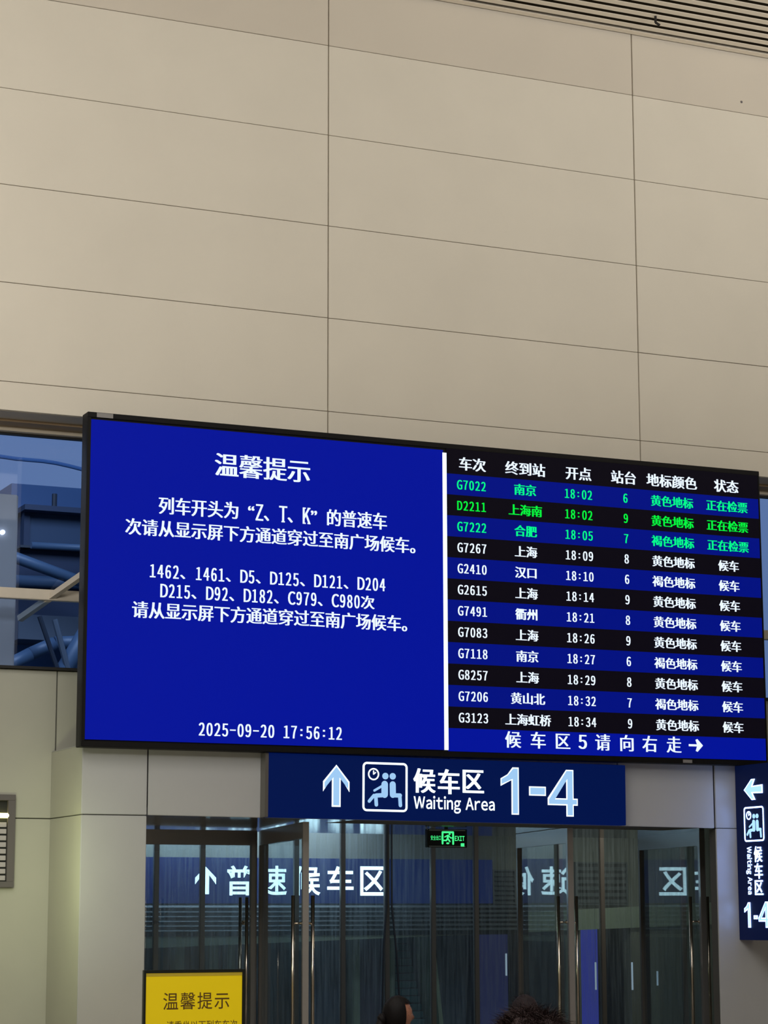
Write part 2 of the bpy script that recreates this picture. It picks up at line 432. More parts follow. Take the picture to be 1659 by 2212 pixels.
# soffit of the vestibule
so = struct('trim_2')
MB().prism([(6.16, 2.690), (16.6, 2.650), (16.6, 2.72), (6.16, 2.75)], -.279, 3.0).obj('soffit', M['soffit'], so)

# ================================================================ LED BOARD
X0, X1, Z0, Z1, YF = 5.52, 12.305, 3.238, 6.100, -.455
bd = thing('departure_board', ((X0+X1)/2, -.38, Z0), 'huge black-framed LED board with blue notice on the left and train timetable on the right', 'display board')
off = Vector((-(X0+X1)/2, .38, -Z0))
def B(o):
    o.location = o.location+off if o.parent == bd else o.location
    return o
B(bx('cabinet', M['cabinet'], bd, X0, X1, YF+.015, -.302, Z0, Z1, .004))
for a in ((X0, X0+.032, Z0+.048, Z1-.045), (X1-.018, X1, Z0+.048, Z1-.045), (X0, X1, Z1-.045, Z1), (X0, X1, Z0, Z0+.048)):
    B(bx('bezel', M['cabinet'], bd, a[0], a[1], YF-.004, YF+.03, a[2], a[3], .003))
for x in (6.1, 8.3, 10.5, 12.0): B(bx('wall_bracket', M['cabinet'], bd, x, x+.06, -.31, .03, 6.0, 6.06))
B(bx('sticker', M['sticker'], bd, 5.60, 5.745, YF-.006, YF-.003, 6.057, 6.096, label='pale worn sticker on the bezel corner'))
B(bx('sticker', M['sticker'], bd, 11.36, 11.46, YF-.006, YF-.003, 3.245, 3.275, label='pale smudge on the lower bezel'))
SX0, SX1, SZ0, SZ1 = 5.552, 12.287, 3.286, 6.055
DV = 8.905
B(bx('notice_screen', M['scr_blue'], bd, SX0, DV-.015, YF, YF+.01, 3.300, 6.036, label='bright blue notice half of the screen'))
Y = YF-.0012
def line(txt, x0, x1, zc, h, m, parent=bd, name='lettering', **k):
    return Text().grid(txt, x0, x1, zc, h, Y, **k).obj(name, m, parent)
def bl(o): o.location = off; return o
chars((Text().grid(c, 6.675+.2275*i, 6.675+.2275*(i+1), 5.732, .205, Y, bold=.028) for i, c in enumerate('温馨提示')), M['led_white'], bd, off)
bl(line('列车开头为“Z、T、K”的普速车', 6.165, 8.33, 5.332, .150, M['led_white'], bold=.030, serif=True))
bl(line('次请从显示屏下方通道穿过至南广场候车。', 5.87, 8.70, 5.129, .142, M['led_white'], bold=.030))
bl(line('1462、1461、D5、D125、D121、D204', 6.09, 8.315, 4.756, .116, M['led_white'], bold=.03, serif=True))
bl(line('D215、D92、D182、C979、C980次', 6.195, 8.205, 4.590, .118, M['led_white'], bold=.03, serif=True))
bl(line('请从显示屏下方通道穿过至南广场候车。', 5.943, 8.615, 4.416, .142, M['led_white'], bold=.030))
bl(line('2025-09-20 17:56:12', 6.55, 7.895, 3.415, .112, M['led_white'], bold=.03, serif=False, hs=.62))
B(bx('divider_bar', M['led_bar'], bd, 8.884, 8.924, YF-.003, YF+.01, 3.300, 6.012, label='glowing white bar between notice and timetable'))
rows = [('G7022','南京','18:02','6','黄色地标','正在检票'),('D2211','上海南','18:02','9','黄色地标','正在检票'),
('G7222','合肥','18:05','7','褐色地标','正在检票'),('G7267','上海','18:09','8','黄色地标','候车'),('G2410','汉口','18:10','6','褐色地标','候车'),
('G2615','上海','18:14','9','黄色地标','候车'),('G7491','衢州','18:21','8','黄色地标','候车'),('G7083','上海','18:26','9','黄色地标','候车'),
('G7118','南京','18:27','6','褐色地标','候车'),('G8257','上海','18:29','8','黄色地标','候车'),('G7206','黄山北','18:32','7','褐色地标','候车'),
('G3123','上海虹桥','18:34','9','黄色地标','候车')]
def cells(t, items, zc, h, cw, bold):
    for txt, xc in items:
        n_ = sum(.5 if half(c) else 1 for c in txt); w = cw*n_
        t.grid(txt, xc-w/2, xc+w/2, zc, h, Y, bold=bold, vb=.0, hs=.62)
CXS = (9.178, 9.732, 10.294, 10.800, 11.312, 11.927)
ro = B(bx('timetable_row', M['row_black'], bd, 8.925, SX1, YF, YF+.01, 5.823, SZ1, label='black heading row of the timetable'))
t = Text(); cells(t, zip(('车次', '终到站', '开点', '站台', '地标颜色', '状态'), (9.188, 9.737, 10.299, 10.786, 11.315, 11.926)), 5.924, .122, .1405, .035)
o = t.obj('lettering', M['led_white'], ro)
RP = (5.823-3.497)/12
for i, r in enumerate(rows):
    z1 = 5.823-i*RP; blue = i % 2 == 0
    ro = B(bx('timetable_row', M['row_blue' if blue else 'row_black'], bd, 8.925, SX1, YF, YF+.01, z1-RP, z1))
    t = Text(); zc = z1-RP*.5+.0
    w = .118
    cells(t, ((r[1], CXS[1]), (r[4], CXS[4]), (r[5], CXS[5])), zc, .104, w, .038)
    cells(t, ((r[0], CXS[0]), (r[2], CXS[2]), (r[3], CXS[3])), zc, .088, .122, .03)
    t.obj('lettering', M[('led_teal' if blue else 'led_green') if i < 3 else 'led_white'], ro)
ro = B(bx('timetable_row', M['scr_blue'], bd, 8.925, SX1, YF, YF+.01, SZ0+.004, 3.497, label='blue footer row with an arrow pointing right'))
chars((Text().grid(c, xc-(.06 if half(c) else .083), xc+(.06 if half(c) else .083), 3.412, .13 if half(c) else .15, Y, bold=.026)
      for c, xc in zip('候车区5请向右走', (9.575, 9.832, 10.085, 10.294, 10.506, 10.761, 11.008, 11.269))), M['led_white'], ro)
MB().prism([(11.43, 3.402), (11.52, 3.402), (11.505, 3.36), (11.525, 3.352), (11.585, 3.412), (11.525, 3.472), (11.505, 3.464), (11.52, 3.422), (11.43, 3.422)], Y-.002, Y+.001).obj('arrow', M['led_white'], ro)

# ================================================================ pictogram shared by both light boxes
def pictogram(parent, m_line, m_body, x0, x1, z0, z1, y):
    """two people seated back to back under a clock, in a rounded square"""
    kx = (x1-x0)/202; kz = (z1-z0)/220; k = (kx+kz)/2
    P = lambda px, py: (x0+(px-461)*kx, z1-(py-97)*kz)
    MB().roundframe(x0, x1, z0, z1, 9*k, 20*k, y).obj('pictogram_frame', m_line, parent)
    b = MB()
    for a, c, r in (((560, 195), (560, 240), 15), ((596, 195), (597, 240), 14), ((553, 200), (514, 224), 5), ((562, 243), (522, 246), 9),
                    ((520, 248), (523, 287), 8), ((512, 246), (491, 272), 7), ((598, 243), (629, 243), 9), ((628, 244), (631, 287), 8)):
        (ax, az), (cx, cz) = P(*a), P(*c); b.cap(ax, az, cx, cz, r*k, y-random.random()*.0005)
    for q in ((563, 158), (596, 158)):
        x, z = P(*q); b.cap(x-.001, z, x+.001, z, 14*k, y)
    b.obj('pictogram_people', m_body, parent)
    c = MB(); x, z = P(510, 151); c.ring(x, z, 26*k, 6*k, y); c.cap(x, z, x, z+14*k, 2.4*k, y); c.cap(x, z, x+9*k, z+7*k, 2.4*k, y)
    c.obj('pictogram_clock', m_line, parent)

# ================================================================ WAITING AREA LIGHT BOX over the doors
sg = thing('waiting_area_sign', (7.212, -.42, 2.668), 'wide navy light box reading Waiting Area 1-4 over the glass doors', 'sign', ry=.0068)
def L(x, z): return (x-7.212+0, z-2.668+(x-7.212)*.0068)
bx('light_box', M['sign_blue'], sg, 0, 3.545, 0, .119, .012, .566, .003)
bx('side_cover', M['metal_dark'], sg, -.03, .0, .0, .119, .012, .566, .002)
yy = -.002
def poly(pts, m, name, parent, y, t=.004): return MB().prism(pts, y-t, y).obj(name, m, parent)
def arrow_up(cx, zt, zb_, w, d):
    hw, sw = w/2, w*.165; H = zt-zb_
    return [(cx-sw+d, zb_+d), (cx+sw-d, zb_+d), (cx+sw-d, zt-H*.30), (cx+hw-d, zt-H*.64+d*2), (cx+hw-d, zt-H*.40-d*.6), (cx, zt-d*1.4), (cx-hw+d, zt-H*.40-d*.6), (cx-hw+d, zt-H*.64+d*2), (cx-sw+d, zt-H*.30)]
ax, az = L(7.846, 3.144)
poly(arrow_up(ax, az, az-.366, .25, 0), M['sign_white'], 'arrow', sg, yy)
poly(arrow_up(ax, az, az-.366, .25, .013), M['sign_inner'], 'arrow_core', sg, yy-.004, .002)
a = L(8.097, 2.745); b = L(8.532, 3.174)
pictogram(sg, M['sign_white'], M['sign_inner'], a[0], b[0], a[1], b[1], yy)
a = L(8.592, 2.915); b = L(9.284, 3.128)
w_ = (b[0]-a[0])
chars((Text().fit(c, a[0]+w_*u0, a[0]+w_*u1, a[1]+dz, b[1], yy-.003, .010, ((-.005, 0), (.005, 0))) for c, u0, u1, dz in (('候', 0, .305, 0), ('车', .35, .65, -.004), ('区', .705, 1, .012))), M['sign_white'], sg)
a = L(8.592, 2.778); b = L(9.396, 2.876)
Text().tight('Waiting Area', a[0], b[0], a[1], b[1], yy-.003, .018).obj('lettering', M['sign_white'], sg)
def digit1(x0, x1, z0, z1, d):
    w = x1-x0; return [(x0+w*.60+d, z0+d), (x1-d, z0+d), (x1-d, z1-d), (x0+w*.66+d*.6, z1-d), (x0+w*.38, z1-(z1-z0)*.15-d), (x0+d*.7, z1-(z1-z0)*.24-d*.6), (x0+d*.7, z1-(z1-z0)*.40+d*1.6), (x0+w*.60+d, z1-(z1-z0)*.27+d)]
def four(x0, x1, z0, z1, d):
    w, h_ = x1-x0, z1-z0
    st = (x0+w*.62, x0+w*.86)      # stem
    bar = (z0+h_*.235, z0+h_*.385)
    m_ = MB()
    m_.prism([(st[0]+d, z0+d), (st[1]-d, z0+d), (st[1]-d, z1-d), (st[0]+d, z1-d)], 0, .004)
    m_.prism([(x0+d, bar[0]+d), (x1-d, bar[0]+d), (x1-d, bar[1]-d), (x0+d, bar[1]-d)], .0005, .0045)
    m_.prism([(x0+d, bar[1]-d*1.2), (x0+w*.24-d*.4, bar[1]-d*1.2), (st[1]-d*1.4, z1-d), (st[0]-.0*w+d*.3, z1-d)], .001, .005)
    return m_
def one_four(parent, P1, PD, P4, mw, mi, y):
    m_ = MB().prism(digit1(*P1, 0), y-.004, y); m_.obj('digit', mw, parent)
    MB().prism(digit1(*P1, .011), y-.006, y-.004).obj('digit_core', mi, parent)
    MB().prism([(PD[0], PD[2]), (PD[1], PD[2]), (PD[1], PD[3]), (PD[0], PD[3])], y-.004, y).obj('dash', mw, parent)
    e = .011; MB().prism([(PD[0]+e, PD[2]+e), (PD[1]-e, PD[2]+e), (PD[1]-e, PD[3]-e), (PD[0]+e, PD[3]-e)], y-.006, y-.004).obj('dash_core', mi, parent)
    o = four(*P4, 0).obj('digit', mw, parent); o.location.y = y-.005
    o = four(*P4, .011).obj('digit_core', mi, parent); o.location.y = y-.009
def R(x0, x1, z0, z1): a, b = L(x0, z0), L(x1, z1); return (a[0], b[0], a[1], b[1])
one_four(sg, R(9.458, 9.641, 2.738, 3.162), R(9.747, 9.918, 2.912, 2.994), R(9.938, 10.247, 2.730, 3.152), M['sign_white'], M['sign_inner'], yy)

# ================================================================ PROJECTING VERTICAL LIGHT BOX (left face seen)
vs = thing('projecting_waiting_sign', (12.03, -.30, 1.607), 'tall navy light box with left arrow projecting from the right column', 'sign', rz=-PI/2)
bx('light_box', M['vsign_navy'], vs, 0, .66, 0, .16, 0, 1.632, .003)
q = lambda z: z-1.607
poly([(.156, q(3.003)), (.285, q(2.905)), (.345, q(2.905)), (.300, q(2.968)), (.47, q(2.962)), (.47, q(3.042)), (.300, q(3.036)), (.345, q(3.10)), (.285, q(3.10))], M['vs_white'], 'arrow', vs, yy)
poly([(.172, q(3.003)), (.290, q(2.915)), (.322, q(2.915)), (.280, q(2.978)), (.458, q(2.974)), (.458, q(3.030)), (.280, q(3.026)), (.322, q(3.09)), (.290, q(3.09))], M['vs_inner'], 'arrow_core', vs, yy-.004, .002)
pictogram(vs, M['vs_white'], M['vs_inner'], .142, .475, q(2.518), q(2.842), yy)
chars((Text().fit(c, .298, .432, q(z0), q(z1), yy-.003, .01, ((-.004, 0), (.004, 0))) for c, z0, z1 in (('候', 2.325, 2.472), ('车', 2.172, 2.315), ('区', 2.022, 2.158))), M['vs_white'], vs)
t = Text().tight('Waiting Area', 0, .444, 0, .07, 0, .018); t.v = [(.182+z, yy-.003, q(2.472)-x) for x, y_, z in t.v]
t.obj('lettering', M['vs_white'], vs)
one_four(vs, (.105, .205, q(1.722), q(1.955)), (.262, .325, q(1.80), q(1.835)), (.345, .53, q(1.722), q(1.960)), M['vs_white'], M['vs_inner'], yy)

# ================================================================ GLASS DOORS
def leaf(hx, hy, fx, fy, label, name='glass_door_leaf', z1=2.668, group=None, top=.145, pane=None):
    w = math.hypot(fx-hx, fy-hy); a = math.atan2(fy-hy, fx-hx)
    d = thing(name, (hx, hy, 0), label, 'door', rz=a, group=group)
    t = .026
    bx('pane', pane or M['glass_leaf'], d, .05, w-.05, -.0015, .0015, .10, z1-top+.01)
    bx('top_rail', M['metal'], d, 0, w-.001, -t, t, z1-top, z1, .003)
    bx('bottom_rail', M['metal'], d, 0, w-.001, -t, t, .01, .11, .003)
    bx('stile', M['metal_dark'], d, 0, .05, -t, t, .11, z1-top, .003)
    bx('stile', M['metal'], d, w-.06, w, -t-.002, t+.002, .01, z1, .003)
    for s in (-1, 1):
        hd = MB().tube((w-.13, s*.09, .45), (w-.13, s*.09, 2.02), .017, 16).obj('handle', M['steel'], d, smooth=True)
        for z in (.75, 1.775):
            MB().tube((w-.13, s*.005, z), (w-.13, s*.09, z), .010, 10).obj('bracket', M['steel'], hd, smooth=True)
            MB().tube((w-.13, s*.005, z), (w-.13, s*.016, z), .022, 12).obj('bracket_collar', M['steel'], hd, smooth=True)
    return d
leaf(8.20, 2.30, 7.79, .13, 'open glass door leaf left of the exit sign, dark top rail', 'open_glass_door', pane=M['glass_clear'])
leaf(11.06, 2.33, 10.687, .53, 'open glass door leaf right of the exit sign, mirroring two lit characters', 'open_glass_door')
leaf(12.683, 2.62, 12.33, .80, 'open glass door leaf beside the right jamb, mirroring one boxed character', 'open_glass_door')
leaf(6.55, 2.34, 8.162, 2.34, 'closed glass door leaf behind the yellow notice board', 'closed_glass_door')
ds = struct('door_1')
for x, y_ in ((8.225, 2.30), (11.10, 2.30), (12.73, 2.62), (14.3, 2.62)): bx('post', M['metal_dark'], ds, x, x+.05, y_, y_+.08, 0, 2.655, .003)

# exit sign
ex = thing('exit_sign', (9.487, 1.2, 2.488), 'small black box with a glowing green running man and EXIT, under the soffit', 'sign')
bx('housing', M['exit_body'], ex, 0, .428, 0, .05, 0, .176, .003)
bx('edge_strip', M['exit_edge'], ex, .02, .408, -.004, 0, .160, .170); bx('edge_strip', M['exit_edge'], ex, .02, .408, -.004, 0, .006, .015)
e = lambda px, py: ((px-300)/1085*.428, .176-(py-200)/560*.176)
m_ = MB()
for a, b in (((712, 300), (712, 640)), ((1000, 300), (1000, 650)), ((712, 295), (1000, 295))):
    (x0, z0), (x1, z1) = e(*a), e(*b); m_.cap(x0, z0, x1, z1, .0085, -.001)
m_.obj('doorway_symbol', M['exit_green'], ex)
m_ = MB()
for a, b, r in (((905, 350), (907, 350), .009), ((860, 400), (850, 490), .0095), ((840, 395), (775, 440), .005), ((870, 395), (940, 470), .005), ((935, 470), (985, 465), .005),
                ((855, 490), (910, 575), .007), ((845, 490), (810, 550), .007), ((810, 548), (750, 545), .0065), ((835, 632), (872, 632), .008)):
    (x0, z0), (x1, z1) = e(*a), e(*b); m_.cap(x0, z0, x1, z1, r, -.001)
m_.obj('running_man', M['exit_green'], ex)
t = Text(); a = e(392, 540); b = e(668, 395); t.fit('安全出口', a[0], b[0], a[1], b[1], -.002)
a = e(1048, 552); b = e(1312, 410); t.tight('EXIT', a[0], b[0], a[1], b[1], -.002, .02)
a = e(1205, 725); b = e(1300, 628); t.bar(a[0], b[0], a[1], b[1], -.006)
t.obj('lettering', M['exit_green'], ex)
MB().path([(-.03, .0, .195), (-.012, .0, .188), (.0, 0, .178), (.006, .004, .165)], .0035).obj('cable', M['exit_edge'], ex)
bx('hanger', M['exit_body'], ex, .2, .23, .015, .035, .17, .195)

# streaked glazing behind the doors: bars and panes
gz = thing('rear_glass_screen', (7.2, 6.6, 0), 'row of grimy glass panes between dark bars behind the doors', 'glass screen')
bars = [6.83, 7.40, 7.95, 8.52, 9.085, 9.72, 10.265, 10.865, 11.442, 12.06, 12.645, 13.27, 13.82, 14.415, 15.02, 15.6, 16.2]
for i, x in enumerate(bars):
    bx('bar', M['metal_dark'], gz, x-7.2+.004, x-7.2+.062, -.03, .03, 0, 3.1, .004)
    if i+1 < len(bars): bx('pane', M['glass_back'], gz, x-7.2+.055, bars[i+1]-7.2+.007, -.006, .006, .02, 3.09)
bx('sill_rail', M['metal_dark'], gz, -.37, 9.07, -.035, .035, 0, .08)
bx('head_rail', M['metal_dark'], gz, -.37, 9.07, -.035, .035, 3.06, 3.14)
cb = tag(MB().path([(11.44, 6.52, 3.05), (11.44, 6.52, 1.95), (11.40, 6.52, 1.45), (11.37, 6.5, .6)], .013).path([(11.50, 6.5, 3.05), (11.50, 6.5, 1.95), (11.56, 6.5, 1.40), (11.62, 6.5, .5)], .013).obj('hanging_cable', M['strut_dark'], kind='stuff'), 'pair of dark cables spreading apart as they hang down a glazing bar', 'cable')
cb.location = (0, 0, 0)

# passage shell and far wall
pw = struct('wall_passage')
bx('passage_roof', M['far_wall'], pw, 6.0, 17.5, 3.02, 9.4, 3.35, 3.45)
bx('passage_side', M['far_wall'], pw, 5.9, 6.0, .9, 9.4, 0, 3.4); bx('passage_side', M['far_wall'], pw, 17.0, 17.1, .66, 9.4, 0, 3.4)
bx('far_face', M['far_wall'], pw, 6.0, 17.0, 7.36, 7.5, 1.80, 3.35)
MB().prism([(6.0, 1.38), (17.0, 1.73), (17.0, 2.02), (6.0, 1.53)], 7.24, 7.42).obj('sloped_beam', M['far_beam'], pw)
bx('far_recess', M['dark_room'], pw, 6.0, 17.0, 8.9, 9.0, 0, 2.1)
bx('pier', M['far_wall'], pw, 15.26, 17.0, 7.30, 7.5, 0, 1.75); bx('pier', M['far_wall'], pw, 14.30, 14.52, 7.30, 7.5, 0, 1.70)
# dark louvred band under the blue sign and two wall louvres
lb = thing('louvre_band', (8.0, 7.18, 1.50), 'long dark louvred band under the lit blue fascia', 'louvre')
bx('backing', M['louvre_dark'], lb, 0, 5.6, .03, .05, .1, .47)
for i in range(6): 
    o = bx('slat', M['louvre'], lb, 0, 5.6, -.012, .03, 0, .012); o.location.z = .16+i*.055; o.rotation_euler.x = .6
def vent(x0, x1, z0, z1, label, n_):
    v = thing('wall_vent', (x0, 7.3, z0), label, 'vent'); w, h_ = x1-x0, z1-z0
    bx('backing', M['louvre_dark'], v, 0, w, .03, .06, 0, h_)
    for a in ((0, .02, .02, h_-.02), (w-.02, w, .02, h_-.02), (0, w, 0, .02), (0, w, h_-.02, h_)): bx('frame', M['louvre'], v, a[0], a[1], 0, .06, a[2], a[3])
    for i in range(n_):
        o = bx('slat', M['louvre'], v, .02, w-.02, -.01, .05, 0, .010); o.location.z = .03+i*(h_-.05)/n_; o.rotation_euler.x = .75
vent(13.27, 13.60, 1.95, 2.41, 'narrow dark wall vent at the right end of the blue fascia', 7)
vent(14.47, 15.235, 1.965, 2.515, 'wide grey louvred vent seen between the two right door leaves', 6)
# far blue fascia sign
fs = thing('fascia_sign', (8.15, 7.25, 1.985), 'long blue fascia sign with glowing cyan-white arrow and five characters, behind the glass', 'sign')
bx('light_box', M['far_navy'], fs, 0, 5.09, 0, .1, 0, .545, .004)
P = lambda x, z: (x-8.15, z-1.985)
ax, az = P(9.392, 2.420)
poly(arrow_up(ax, az, az-.325, .265, 0), M['far_white'], 'arrow', fs, -.002)
chars((Text().fit(c, 1.495+i*.4415, 1.495+i*.4415+.352, .095, .452, -.004, .016) for i, c in enumerate('普速候车区')), M['far_white'], fs)
# things seen dimly beyond the panes
def slab(name, m, x0, x1, z0, z1, label, cat, y=8.2, t=.08): return tag(bx(name, m, None, x0, x1, y, y+t, z0, z1, .005), label, cat)
cur = 'curtains hanging beyond the glass'
def slab(name, m, x0, x1, z1, label, cat, y=8.2, group=None):
    """hanging cloth with folds: a shallow wavy sheet of real thickness"""
    n_ = max(6, int((x1-x0)/.03)); P = []
    for i in range(n_+1):
        x = x0+(x1-x0)*i/n_; P.append((x, y+.02*math.sin(i*1.3+x0*7)))
    b = MB()
    for (xa, ya), (xb, yb_) in zip(P, P[1:]):
        k_ = len(b.v); b.v += [(xa, ya, 0), (xb, yb_, 0), (xb, yb_, z1), (xa, ya, z1), (xa, ya+.02, 0), (xb, yb_+.02, 0), (xb, yb_+.02, z1), (xa, ya+.02, z1)]
        b.f += [tuple(k_+i for i in q) for q in ((0, 1, 2, 3), (5, 4, 7, 6), (3, 2, 6, 7), (1, 0, 4, 5))]
    return tag(b.obj(name, m), label, cat, group)
slab('strip_curtain', M['curtain_slate'], 11.05, 11.60, 1.62, 'slate blue hanging curtain behind the glass, left of the purple one', 'curtain', group=cur)
slab('strip_curtain', M['curtain_purple'], 11.78, 12.15, 1.66, 'purple-grey hanging curtain behind the glass, left of the teal stairs', 'curtain', group=cur)
slab('strip_curtain', M['curtain_slate'], 12.92, 13.30, 1.70, 'dark slate hanging curtain right of the teal stairs', 'curtain', group=cur)
def pillar(x0, x1, z1, label): return tag(bx('pillar', M['curtain_green'], None, x0, x1, 8.05, 8.25, 0, z1, .01), label, 'pillar', 'slim pale pillars beyond the glass')
pillar(11.66, 11.76, 1.66, 'slim pale green pillar between the slate and purple curtains')
pillar(12.17, 12.245, 1.68, 'slim pale green pillar beside the teal stairs')
pillar(9.74, 9.86, 1.58, 'slim pale pillar behind the closed door leaf, left one')
pillar(9.98, 10.08, 1.58, 'slim pale pillar behind the closed door leaf, right one')
pillar(9.30, 9.42, 1.56, 'wider pale pillar behind the arrow end of the blue fascia')
def panel_(x0, x1, label, m): return tag(bx('light_panel', m, None, x0, x1, 8.3, 8.36, 0, 1.66, .004), label, 'panel')
panel_(13.58, 13.98, 'violet-blue lit panel behind the glass left of the middle open leaf', M['blue_dim'])
panel_(15.08, 15.33, 'violet-blue lit panel in the doorway under the wide vent', M['blue_panel'])
st = thing('teal_stairs', (12.27, 7.75, 0), 'flight of teal steps rising behind the glass above the ponytailed head', 'stairs')
for i in range(17): bx('step', M['teal'], st, 0, .36-.004*i, i*.04, i*.04+.06, i*.093, i*.093+.08, .004)
MB().prism([(.50, 0), (.56, 0), (.38, 1.6), (.34, 1.6)], .0, .5).obj('side_panel', M['curtain_green'], st)
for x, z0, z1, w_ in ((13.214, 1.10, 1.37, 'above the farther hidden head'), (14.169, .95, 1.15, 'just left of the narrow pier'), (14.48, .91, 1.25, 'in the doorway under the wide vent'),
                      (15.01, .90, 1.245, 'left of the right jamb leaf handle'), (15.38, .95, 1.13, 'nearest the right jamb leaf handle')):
    tl = thing('reflection_streak', (x, 6.85, z0), 'slim vertical light streak, a lamp reflection built as a glowing tube behind the glass, '+w_, 'lamp', group='lamp reflections built as glowing tubes beyond the glass')  # pale lamp reflections built as glowing tubes; no lamps hang here
    MB().tube((0, 0, 0), (0, 0, z1-z0), .012, 8).obj('tube', M['streak_glow'], tl)
    MB().tube((0, 0, z1-z0), (0, 0, 3.35-z0), .002, 5).obj('added_cord', M['strut_dark'], tl)  # cord added to carry the streak

# ================================================================ YELLOW NOTICE BOARD
yb = thing('notice_board', (6.176, -1.5, 0), 'yellow notice board in a black frame standing before the left column', 'notice board')
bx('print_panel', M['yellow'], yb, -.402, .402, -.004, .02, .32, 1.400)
bx('top_lip', M['yellow_edge'], yb, -.402, .402, -.007, -.004, 1.375, 1.398)
for a in ((-.42, -.402, .30, 1.424), (.402, .425, .30, 1.424), (-.402, .402, 1.400, 1.424), (-.402, .402, .30, .32)):
    bx('frame', M['black_frame'], yb, a[0], a[1], -.012, .03, a[2], a[3], .002)
for s in (-.3, .3):
    bx('leg', M['black_frame'], yb, s-.02, s+.02, -.005, .03, .03, .31, .003)
    bx('foot', M['black_frame'], yb, s-.035, s+.035, -.22, .24, 0, .03, .004)
chars((Text().fit(c, -.258+.1425*i, -.258+.1425*i+.125, 1.117, 1.248 if i < 3 else 1.236, -.0055, .004) for i, c in enumerate('温馨提示')), M['brown_ink'], yb)
Text().fit('请乘坐以下列车车次', -.228, .365, .962, 1.030, -.0055, .002).obj('lettering', M['brown_ink'], yb)

# ================================================================ LIT GRILLE on the rear wall
gr = thing('wall_grille', (4.62, .65, 2.088), 'dark-framed slatted wall box with a glaring yellow lamp, at the left edge', 'grille')
for a in ((0, .64, .745, .796), (0, .64, 0, .05), (.575, .64, .05, .745), (0, .065, .05, .745)): bx('frame', M['grille_frame'], gr, a[0], a[1], -.05, 0, a[2], a[3], .003)
bx('backing', M['louvre_dark'], gr, .06, .58, -.012, -.001, .04, .75)
for i in range(9): bx('slat', M['grille_pale'], gr, .07, .568, -.03, -.012, .06+i*.057, .101+i*.057, .002)
lm = MB().tube((.30, -.03, .615), (.582, -.03, .615), .022, 12).obj('lamp', M['lamp_yellow'], gr, label='glowing yellow tube lamp')
l = bpy.data.lights.new('column_fill', 'AREA'); l.energy = 10; l.color = (.93, 1, .58); l.size = .35  # unseen greenish light added ahead of the grille for the column side
lo = bpy.data.objects.new('column_fill', l); COL.objects.link(lo); lo.location = (4.75, -.75, 2.3); lo.rotation_euler = (math.radians(20), math.radians(-70), 0)

# ================================================================ OUTSIDE THE RIBBON WINDOW
ob = thing('station_building', (8.8, 14, 0), 'dark blue building with roof slab seen through the left window', 'building')
bx('sky_block', M['bld_blue'], ob, .0, 9, .5, 2, 7.84, 8.31)  # patch of sky above the roof, built as a blue block
bx('roof_slab', M['bld_dark'], ob, .0, 9, -.3, 2, 7.78, 7.86)
bx('wall', M['bld_mid'], ob, .12, 9, 0, 2, 7.28, 7.78)
bx('wall_corner', M['bld_dark'], ob, .06, .15, -.05, .1, 7.24, 7.78)
bx('ledge', M['strut_dark'], ob, .0, 9, -.1, 2, 7.24, 7.275)
bx('lower_wall', M['bld_dark'], ob, .0, 9, .1, 2, 6.2, 7.24)
bx('grey_band', M['bld_grey'], ob, .0, 9, -.1, 2, 5.87, 6.24)
bx('base', M['bld_blue'], ob, .0, 9, .6, 2, 0, 5.9)
MB().tube((.49, -.15, 7.84), (.49, -.15, 8.07), .04, 10).obj('vent_pipe', M['strut_dark'], ob)
tag(MB().tube((7.6, 13.2, 7.25), (9.9, 13.2, 6.56), .085, 14).obj('truss_tube', M['tube_blue'], smooth=True), 'long blue-grey roof tube sloping down to the right, outside the left window', 'tube', 'blue roof tubes outside')
tag(MB().tube((8.75, 13.98, 6.74), (12, 13.98, 6.82), .09, 14).obj('truss_tube', M['tube_blue'], smooth=True), 'level blue-grey roof tube just above the window transom', 'tube', 'blue roof tubes outside')
tag(MB().tube((8.8, 13.3, 7.18), (12, 13.3, 7.22), .05, 14).obj('truss_tube', M['tube_blue'], smooth=True), 'thin blue-grey roof tube under the dark ledge outside', 'tube', 'blue roof tubes outside')
tag(MB().tube((8.75, 12.6, 4.6), (9.85, 12.6, 6.55), .13, 14).obj('truss_tube', M['tube_blue'], smooth=True), 'thick blue tube rising steeply at the lower right of the left window', 'tube', 'blue roof tubes outside')
tag(MB().tube((9.15, 13.2, 4.9), (10.05, 13.2, 6.25), .10, 14).obj('truss_tube', M['tube_blue'], smooth=True), 'second steep blue tube, nearest the LED board', 'tube', 'blue roof tubes outside')
tag(MB().path([(8.3, 13.0, 5.30), (8.75, 13, 5.55), (9.1, 13.0, 5.72), (9.6, 13, 5.76)], .10, 14).obj('truss_tube', M['tube_blue'], smooth=True), 'curved pale blue tube behind the dark struts outside', 'tube', 'blue roof tubes outside')
tag(MB().tube((8.70, 12.4, 6.02), (9.05, 12.4, 5.1), .035, 8).obj('roof_strut', M['strut_dark']), 'thin dark strut leaning right outside the left window, left of the pair', 'strut')
tag(MB().tube((8.95, 12.5, 6.0), (9.22, 12.5, 5.1), .045, 8).obj('roof_strut', M['bld_grey']), 'grey strut leaning right outside the left window, right of the pair', 'strut')
pp = []
for i in range(20):
    x = 7.4+i*.2; pp.append((x, 13.5, 8.52+.02*math.sin(i*.9)-.085*(x-8.4)*(x > 8.4)))
tag(MB().path(pp, .03, 8).obj('wavy_line', M['bld_blue']), 'wavy dark blue line crossing the top of the left window', 'cable')  # thin wavy tube, dropping towards the right
gb = tag(bx('pale_reflection', M['slab_pale'], None, 4.2, 5.40, 1.3, 1.6, 0, 5.66, .01), 'pale grey slab standing for a reflection at the left end of the window', 'pillar')  # added slab: a pale window reflection given solid shape
